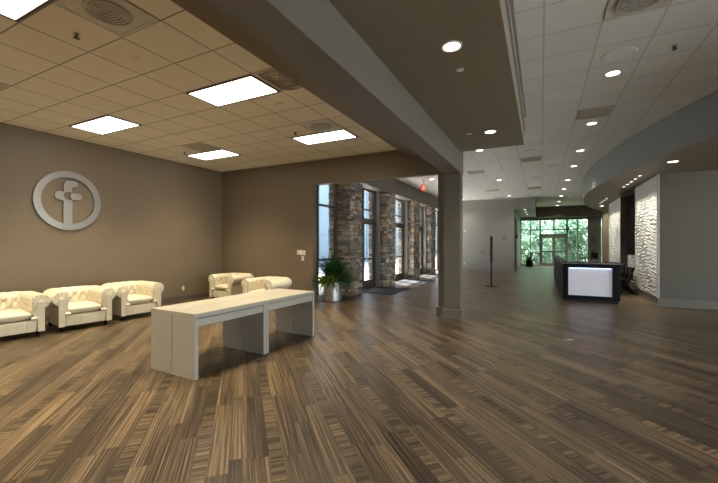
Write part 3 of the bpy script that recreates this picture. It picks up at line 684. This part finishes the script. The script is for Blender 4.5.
# ------------------------------------------------------------------ chesterfield armchairs
def armchair(label):
    t = thing('chesterfield_armchair', label, 'armchair', group='ivory chesterfield armchairs')
    hw, ya, yb = .238, -.415, .26            # inner half width, arm front, inner back
    rc_ = .075                                # corner rounding of the inner line
    path = []
    def add(p, nrm): path.append((Vector((p[0], p[1], 0)), Vector((nrm[0], nrm[1], 0))))
    ns = 30
    for i in range(ns+1): add((-hw, ya+(yb-rc_-ya)*i/ns), (-1, 0))
    for i in range(1, 8):
        a = PI-PI/2*i/8; add((-hw+rc_+rc_*math.cos(a), yb-rc_+rc_*math.sin(a)), (math.cos(a), math.sin(a)))
    nb = 30
    for i in range(nb+1): add((-hw+rc_+(2*hw-2*rc_)*i/nb, yb), (0, 1))
    for i in range(1, 8):
        a = PI/2-PI/2*i/8; add((hw-rc_+rc_*math.cos(a), yb-rc_+rc_*math.sin(a)), (math.cos(a), math.sin(a)))
    for i in range(ns+1): add((hw, yb-rc_+(ya-yb+rc_)*i/ns), (1, 0))
    s = [0]
    for i in range(1, len(path)): s.append(s[-1]+max(.012, (path[i][0]-path[i-1][0]+(path[i][1]-path[i-1][1])*.05).length))
    # profile: (d outward, z, normal_d, normal_z, arc-length)
    rr = .130; cd_, cz = .122, .582
    prof = []
    for i in range(15): prof.append((.0+.004*math.sin(i/14*PI), .26+(.575-.26)*i/14, -1, 0))
    for i in range(1, 25):
        a = math.radians(180-i*(225/24)); prof.append((cd_+rr*math.cos(a)+.0, cz+rr*math.sin(a), math.cos(a), math.sin(a)))
    for i in range(1, 8): prof.append((.132, .47+(.09-.47)*i/7, 1, 0))
    tl = [0]
    for i in range(1, len(prof)): tl.append(tl[-1]+math.hypot(prof[i][0]-prof[i-1][0], prof[i][1]-prof[i-1][1]))
    T1 = tl[14]+.20                            # tufting fades past the crest of the roll
    def pt(i, j):
        p, nr = path[i]; d, z, nd, nz = prof[j]
        tt = tl[j]; p_s, p_t = .155, .19
        u1 = s[i]/p_s+tt/p_t; u2 = s[i]/p_s-tt/p_t
        dia = abs(math.sin(PI*u1)*math.sin(PI*u2)+1e-9)**.6
        ple = abs(math.sin(PI*s[i]/p_s*1.0))
        k = 1 if tt < T1-.12 else max(0, 1-(tt-T1+.12)/.12)
        ko = 0 if tt < T1-.12 else min(1, (tt-T1+.12)/.12)
        kend = max(0, 1-(tt-T1-.10)/.12) if tt > T1+.10 else 1
        disp = -.034*(1-dia)*k-.010*(1-math.sqrt(ple+1e-6))*ko*kend
        # gathered pleats close to the two arm fronts
        e = min(s[i], s[-1]-s[i])
        if e < .09 and j >= 12 and j <= 38: disp = disp*e/.09-(.009*abs(math.sin(j*1.35))+.012*(1-e/.09)**3)*(1-e/.09)
        v = p+nr*(d+disp*nd); return (v.x, v.y, z+disp*nz)
    def section(name, i0, i1):
        b = B(); b.grid(lambda i, j: pt(i0+i, j), i1-i0+1, len(prof))
        for i in ({i0, i1} & {0, len(path)-1}):
            b.face([pt(i, j) for j in range(len(prof))])
        obj(name, b, 'leather', t, smooth=True)
    ca, cb = ns+4, ns+8+nb+4
    section('armrest', 0, ca); section('backrest', ca, cb); section('armrest', cb, len(path)-1)
    # scroll fronts
    for sg in (-1, 1):
        xc = sg*(hw+cd_)
        poly = [(xc-.046, .09), (xc+.046, .09), (xc+.046, cz-.01)]+[(xc+.046*math.cos(math.radians(a)), cz-.01+.046*math.sin(math.radians(a))) for a in range(12, 180, 12)]+[(xc-.046, cz-.01)]
        o = obj('scroll_panel', B().prism(poly, 'y', -.462, -.412), 'leather', t, bevel=.010, seg=3)
        fb = B(); fb.grid(lambda i, j: (xc+.122*j/7*math.cos(2*PI*i/64), -.424-.014*(1-(j/7)**2)-.010*(j/7)*abs(math.sin(11*PI*i/64)), cz+.122*j/7*math.sin(2*PI*i/64)), 64, 8, closeu=True)
        fb.grid(lambda i, j: (xc+.122*math.cos(2*PI*i/64), (-.424-.010*abs(math.sin(11*PI*i/64)), -.400)[j], cz+.122*math.sin(2*PI*i/64)), 64, 2, closeu=True)
        obj('scroll_face', fb, 'leather', t, smooth=True)
        bt = B().lathe([(0, .012), (.016, .010), (.024, 0)], n=16)
        q = obj('scroll_button', bt, 'leather', o, smooth=True); q.location = (xc, -.462, cz-.01); q.rotation_euler = (PI/2, 0, 0)
        # little bolster ear where the cushion meets the arm
        obj('bolster', B().tube([(xc-sg*.045, -.448, .315), (xc-sg*.09, -.445, .315), (xc-sg*.13, -.44, .318)], [.024, .028, .020], 10), 'leather', t, smooth=True)
    b = B().box(-hw-.07, hw+.07, -.42, yb+.10, .09, .285); obj('seat_base', b, 'leather', t, bevel=.012)
    rb = B()
    for i in range(6):
        x = -.30+.60*i/5; 
        if i < 5: rb.box(x+.004, x+.116, -.432, -.42, .10, .255)
    obj('front_rail', rb, 'leather', t, bevel=.006)
    # T cushion, crowned
    nx, ny = 22, 22; b = B()
    def top(i, j):
        x = -1+2*i/(nx-1); y = -1+2*j/(ny-1)
        sx = math.copysign(1-(1-abs(x))**1.6, x) if abs(x) > 0 else 0
        k = (1-x**6)*(1-y**6)
        return (x*.262, -.085+y*.355, .385+.055*k)
    def bot(i, j):
        x = -1+2*i/(nx-1); y = -1+2*j/(ny-1); k = (1-x**8)*(1-y**8)
        return (x*.262, -.085+y*.355, .385-.09*min(1, k*1.2))
    b.grid(top, nx, ny); b.grid(bot, nx, ny)
    obj('seat_cushion', b, 'leather', t, smooth='all')
    for x in (-.33, .33):
        for y in (-.37, .34):
            obj('foot', B().lathe([(0, 0), (.018, 0), (.022, .02), (.034, .05), (.03, .075), (.036, .092), (0, .092)], (x, y, 0), 16), 'black', t, smooth=True)
    return t
a0 = armchair('ivory tufted armchair cut off by the left picture edge')
def put(o, x, y, deg): o.location = (x, y, 0); o.rotation_euler = (0, 0, math.radians(deg))
# heading: local -y is the front; rz = 90 deg turns it to +x
put(a0, -7.96, 2.67, 90-9)
for x, y, deg, lb in ((-7.87, 3.68, 90-9, 'middle ivory tufted armchair of three along the left wall, below the emblem'), (-7.93, 4.70, 90-4, 'third ivory tufted armchair on the left wall, just behind the near table end'),
                      (-7.73, 7.40, 0, 'ivory tufted armchair farthest off, in the room corner'), (-6.02, 6.92, 0, 'ivory tufted armchair by the brown back wall, partly hidden by the long tables')):
    dup(a0, (x, y, 0), math.radians(deg), lb)

# ------------------------------------------------------------------ long tables
def table(label):
    t = thing('parsons_table', label, 'table', group='pale tables set end to end')
    W2, L2, H = .415, .570, .752          # half depth (x), half length (y)
    tb = B().box(.006, W2, -L2, L2, H-.05, H).box(-W2, -.006, -L2, L2, H-.05, H).box(-.006, .006, -L2+.004, L2-.004, H-.05, H-.004)
    obj('tabletop', tb, 'table', t, bevel=.002)
    for sy in (-1, 1):
        for sx in (-1, 1):
            xa, xb = sorted((sx*.006, sx*W2)); ya, yb_ = sorted((sy*L2, sy*(L2-.048)))
            obj('leg', B().box(xa, xb, ya, yb_, 0, H-.052), 'table', t, bevel=.002)
    for sx in (-1, 1):
        xa, xb = sorted((sx*(W2-.012), sx*(W2-.034)))
        obj('apron', B().box(xa, xb, -L2+.048, L2-.048, H-.155, H-.066), 'table', t, bevel=.002)
    obj('underframe', B().box(-W2+.034, W2-.034, -L2+.048, L2-.048, H-.085, H-.051), 'groove', t)
    return t
t1 = table('nearer pale table of the two set end to end, at the left')
t1.location = (-3.896, 3.372, 0); t1.rotation_euler = (0, 0, math.radians(-2.1))
dup(t1, (-3.854, 4.518, 0), math.radians(-2.1), 'farther pale table of the two set end to end, toward the fern')

# ------------------------------------------------------------------ bar counter
t = thing('bar_counter', 'black bar counter with glowing white front panel', 'bar', (0, 0, 0))
XA_, XB_, YA_, YB_ = .53, 1.82, 11.25, 18.0; HB = 1.06
b = B().box(XA_+.04, XB_-.04, YA_+.02, YA_+.55, 0, .08).box(XA_+.03, XA_+.09, YA_+.55, YB_-.02, 0, .08); obj('kick_plinth', b, 'blackmatte', t)
# front frame with recess
b = B().box(XA_, XA_+.13, YA_, YA_+.08, .07, HB-.05).box(XB_-.17, XB_, YA_, YA_+.08, .07, HB-.05).box(XA_+.13, XB_-.17, YA_, YA_+.08, .07, .17).box(XA_+.13, XB_-.17, YA_, YA_+.08, HB-.15, HB-.05)
obj('front_frame', b, 'black', t, bevel=.004)
obj('glow_panel', B().box(XA_+.13, XB_-.17, YA_+.045, YA_+.06, .17, HB-.15), 'litpanel', t)
obj('led_strip', B().box(XA_+.15, XB_-.19, YA_+.024, YA_+.034, HB-.158, HB-.151), 'led', t)
b = B().box(XA_, XB_, YA_+.08, YA_+.52, .07, HB-.05).box(XA_, XA_+.10, YA_+.52, YB_, .07, HB-.05); obj('body', b, 'black', t, bevel=.004)
for i in range(8):
    y = YA_+.75+i*.78; obj('side_panel', B().box(XA_-.022, XA_, y, y+.62, .12, HB-.10), 'black', t, bevel=.006)
b = B().prism([(XA_-.05, YA_-.04), (XB_+.03, YA_-.04), (XB_+.03, YA_+.62), (XA_+.14, YA_+.62), (XA_+.14, YB_+.03), (XA_-.05, YB_+.03)], 'z', HB-.05, HB); obj('countertop', b, 'black', t, bevel=.006)
obj('edge_strip', B().box(XA_-.055, XB_+.035, YA_-.046, YA_-.040, HB-.038, HB-.012), 'steel', t)

# black chairs lined up in the recess
def black_chair(label):
    t = thing('folding_chair', label, 'chair', group='black chairs lined up by the screen wall')
    for sx in (-1, 1):
        obj('leg', B().tube([(sx*.20, -.24, 0), (sx*.20, .02, .45), (sx*.19, .14, .84)], .02), 'black', t, smooth=True)
        obj('leg', B().tube([(sx*.17, .22, 0), (sx*.17, -.16, .46)], .02), 'black', t, smooth=True)
    obj('seat', B().box(-.19, .19, -.22, .17, .445, .475), 'black', t, bevel=.01)
    obj('backrest', B().box(-.19, .19, .07, .115, .50, .84), 'black', t, bevel=.012)
    obj('stretcher', B().tube([(-.17, .12, .12), (.17, .12, .12)], .01), 'black', t)
    return t
s0 = black_chair('first black folding chair of the row by the near wavy panel')
for i, (x, y) in enumerate(((2.36, 13.60), (2.34, 14.06), (2.32, 14.52), (2.30, 14.98))):
    rz = -PI/2+math.radians((4, -3, 3, -2)[i])
    if i == 0: s0.location = (x, y, 0); s0.rotation_euler = (0, 0, rz)
    else: dup(s0, (x, y, 0), rz, ['', 'second', 'third', 'last'][i]+' black folding chair of the row, counting from the near wavy panel')

# ------------------------------------------------------------------ kiosk post
t = thing('kiosk_stand', 'slim black floor stand with tall narrow panel in mid lobby', 'stand', (-1.62, 13.9, 0), math.radians(20))
obj('base_plate', B().lathe([(0, 0), (.24, 0), (.24, .008), (.23, .014), (0, .016)], n=32), 'black', t, smooth=True)
obj('post', B().box(-.026, .026, -.02, .02, .012, .92), 'black', t, bevel=.004)
obj('display_panel', B().box(-.045, .04, -.03, .03, .88, 1.83), 'black', t, bevel=.005); obj('side_strip', B().box(.04, .062, -.025, .025, .90, 1.81), 'paint_light', t)

# ------------------------------------------------------------------ lounge table and chair near the far doors
t = thing('cafe_table', 'dark round table seen above the bar top near the far glass', 'table', (2.35, 25.2, 0))
obj('tabletop', B().lathe([(0, .70), (.10, .70), (.42, .725), (.45, .74), (.45, .755), (0, .755)], n=32), 'black', t, smooth=True)
obj('pedestal', B().lathe([(0, .02), (.035, .02), (.035, .70), (0, .70)], n=16), 'black', t, smooth=True); obj('foot', B().lathe([(0, 0), (.26, 0), (.26, .012), (.05, .03), (0, .03)], n=24), 'black', t, smooth=True)
t = thing('cafe_chair', 'dark chair behind the round table near the far glass', 'chair', (2.85, 26.3, 0), math.radians(-30))
for sx in (-1, 1):
    obj('leg', B().tube([(sx*.2, -.2, 0), (sx*.19, -.18, .45)], .016), 'black', t); obj('leg', B().tube([(sx*.2, .2, 0), (sx*.19, .18, .45), (sx*.19, .24, 1.0)], .016), 'black', t)
obj('seat', B().box(-.21, .21, -.21, .2, .44, .48), 'black', t, bevel=.012); obj('backrest', B().box(-.18, .18, .20, .225, .62, 1.0), 'black', t, bevel=.01)

# ------------------------------------------------------------------ entrance mats
for (ya, yb), lb in zip(((10.15, 12.0), (13.1, 15.05), (16.25, 17.9)), ('nearest dark entrance mat, inside the first glass doors', 'middle dark entrance mat, inside the second glass doors', 'farthest dark entrance mat, inside the third glass doors')):
    t = thing('entrance_mat', lb, 'mat', (0, 0, 0), 0, 'entrance mats')
    obj('carpet', B().box(-5.2, -4.05, ya+.03, yb-.03, .001, .010), 'mat', t); b = B(); b.box(-5.23, -4.02, ya, ya+.03, .001, .007).box(-5.23, -4.02, yb-.03, yb, .001, .007).box(-5.23, -5.2, ya+.03, yb-.03, .001, .007).box(-4.05, -4.02, ya+.03, yb-.03, .001, .007)
    obj('border', b, 'blackmatte', t)

# ------------------------------------------------------------------ plants
def frond(b, base, az, length, lift, droop, leaf):
    p = Vector(base); d = Vector((math.cos(az)*math.cos(lift), math.sin(az)*math.cos(lift), math.sin(lift)))
    side = Vector((-math.sin(az), math.cos(az), 0)); n = 22; st = length/n
    pts = [p.copy()]
    for i in range(n):
        d = (d+Vector((0, 0, -droop/n))).normalized(); p = p+d*st; pts.append(p.copy())
    for i in range(n):                      # rachis
        w = .004*(1-i/n)+.0015
        b.face([pts[i]-side*w, pts[i]+side*w, pts[i+1]+side*w, pts[i+1]-side*w])
    for i in range(2, n+1):
        f = i/n; ll = leaf*math.sin(PI*min(1, .15+f*.85))**.7*(1.05-.55*f)
        for sg in (-1, 1):
            q = pts[i]; dirv = (pts[i]-pts[i-1]).normalized(); o = side*sg*ll+dirv*ll*.55+Vector((0, 0, -.25*ll)); wv = dirv*.009
            b.face([q-wv, q+o*.5-wv*.9+Vector((0, 0, .006)), q+o, q+o*.5+wv*1.1+Vector((0, 0, .006)), q+wv])
def leaf_cloud(b, c, rad, n, size, rnd, shell=.55):
    for i in range(n):
        while True:
            v = Vector((rnd.uniform(-1, 1), rnd.uniform(-1, 1), rnd.uniform(-1, 1)))
            if shell < v.length < 1: break
        p = Vector(c)+Vector((v.x*rad[0], v.y*rad[1], v.z*rad[2]))
        a = Vector((rnd.gauss(0, 1), rnd.gauss(0, 1), rnd.gauss(0, .6))).normalized(); nn = (v+Vector((rnd.gauss(0, .6), rnd.gauss(0, .6), rnd.gauss(.3, .6)))).normalized(); s_ = a.cross(nn).normalized()
        L_ = size*rnd.uniform(.7, 1.3); w = L_*.38
        b.face([p, p+a*L_*.45+s_*w+nn*L_*.05, p+a*L_, p+a*L_*.45-s_*w+nn*L_*.05])
def potted_fern(name, label, loc, pr, ph, fl, nf, lime=True, potmat='steel'):
    rnd = random.Random(int(loc[1]*10)); t = thing(name, label, 'plant', loc)
    obj('pot', B().lathe([(0, 0), (pr*.96, 0), (pr*.97, .012), (pr, .02), (pr, ph), (pr-.012, ph), (pr-.012, ph-.05), (0, ph-.05)], n=40), potmat, t, smooth=True)
    obj('pot_foot', B().lathe([(pr*.9, .0), (pr*.985, .0), (pr*.985, .02), (pr*.9, .02)], n=40), 'blackmatte', t)
    obj('soil', B().lathe([(0, ph-.03), (pr-.014, ph-.04)], n=24), 'soil', t)
    b = B()
    for i in range(nf):
        az = rnd.uniform(0, 2*PI); lift = math.radians(rnd.uniform(28, 86)); r0 = rnd.uniform(0, pr*.45)
        if loc[0]+.8*fl*math.cos(az)*math.cos(lift)+.1*math.cos(az) < loc[0]-.36: az = PI-az
        frond(b, (r0*math.cos(az), r0*math.sin(az), ph-.03), az, fl*rnd.uniform(.7, 1.1), lift, rnd.uniform(.7, 2.0), fl*.105)
    obj('fern_fronds', b, 'fern', t, fix=False)
    if lime:
        b = B()
        for i in range(13):
            a = 2*PI*i/13+rnd.uniform(-.2, .2); rr = pr*rnd.uniform(.75, 1.15)
            leaf_cloud(b, (rr*math.cos(a), rr*math.sin(a), ph+rnd.uniform(-.06, .12)), (.14, .14, .12), 48, .09, rnd, 0)
        obj('lime_leaves', b, 'lime', t, fix=False)
    return t
potted_fern('potted_fern', 'large green fern with lime leaves in a steel pot beside the opening', (-5.10, 8.45, 0), .262, .55, .78, 280)
potted_fern('potted_fern', 'small distant fern in a steel pot left of the column', (-4.60, 19.7, 0), .25, .50, .6, 60, False)
potted_fern('potted_plant', 'leafy plant in a black pot at the far glass', (-.72, 27.3, 0), .22, .42, .75, 60, False, 'black')

# ------------------------------------------------------------------ outdoors
def tree(name, label, cat, loc, h, crown, n, size, mat, group, low=.12):
    rnd = random.Random(int(loc[0]*13+loc[1]*7)); t = thing(name, label, cat, loc, 0, group)
    b = B()
    for k in range(7):
        f = low+(1-low)*(k+.5)/7; c = (rnd.uniform(-.5, .5)*crown, rnd.uniform(-.4, .4)*crown, h*f); r = crown*(1.05-.6*abs(f-.5))*rnd.uniform(.6, .85)
        leaf_cloud(b, c, (r, r, h*.13), n//7, size, rnd, .3)
    obj('foliage', b, mat, t, fix=False)
    obj('trunk', B().tube([(0, 0, -.05), (.05, .03, h*.35), (-.04, .02, h*.75)], [.09, .07, .03], 8), 'bark', t, smooth=True)
    return t
rnd = random.Random(3)
k = 0
for (x, y, h, c) in ((-3.2, 32.5, 4.2, 1.3), (-1.6, 33.6, 6.5, 1.6), (-.2, 32.2, 3.0, 1.2), (1.0, 34.0, 6.6, 1.7), (2.2, 32.3, 3.4, 1.3), (3.4, 33.5, 6.4, 1.7), (4.7, 32.4, 4.6, 1.4), (6.2, 33.6, 6.0, 1.6), (.3, 37.5, 8.5, 2.4), (3.0, 38, 9.0, 2.5), (-2.6, 37.5, 8.6, 2.4), (6.0, 38, 8.8, 2.4)):
    far = y > 36; tall = h > 5
    nm = 'tree' if tall else 'shrub'
    lb = 'tall leafy tree at the back of the greenery outside the far glass' if far else 'leafy green tree close outside the far glass' if tall else 'low leafy shrub outside the far glass doors'
    tree(nm, lb, nm, (x, y, -.02), h, c, 2600, .20 if not far else .3, 'leaf' if k % 3 != 1 else 'leaf2', 'greenery: '+('back trees' if far else 'front trees' if tall else 'shrubs')+' beyond the far glass', .02 if not far else .1); k += 1
for i, (x, y) in enumerate(((-9.9, 12.6), (-9.9, 9.2))):
    t = thing('portico_column', ['pale square canopy post farther from the viewpoint, outside the storefront', 'pale square canopy post outside the first storefront window'][i], 'post', (x, y, -.02))
    obj('shaft', B().box(-.2, .2, -.2, .2, .25, 4.17), 'portico', t); obj('base', B().box(-.28, .28, -.28, .28, 0, .25), 'portico', t, bevel=.02)

t = thing('added_building', 'added blue grey building behind the left storefront glass, turning its panes blue', 'building', (-13.4, 24, -.02))  # added to cover the bright sky so the panes read blue
obj('wall', B().box(-6, 0, -13, 60, 0, 6.4), 'bluewall', t)
b = B()
for i in range(48): b.box(0, .05, -12.6+i*1.5, -12.5+i*1.5, .3, 6.2)
for z in (2.2, 4.3): b.box(0, .04, -13, 60, z, z+.08)
obj('panel_joints', b, 'bluejoint', t); obj('parapet', B().box(-6.05, .08, -13.05, 60.05, 6.4, 6.55), 'portico', t)

t = thing('added_canopy', 'added unseen canopy roof shading the ground outside the first storefront bays', 'canopy', (0, 0, 0))  # unseen roof added to keep sun off the first bays and their pavement
obj('roof_slab', B().box(-10.4, -5.8, 8.25, 13.1, 4.15, 4.35), 'portico', t); obj('roof_edge', B().box(-10.46, -10.4, 8.25, 13.16, 4.08, 4.40).box(-10.4, -5.8, 13.1, 13.16, 4.08, 4.40), 'bluejoint', t)
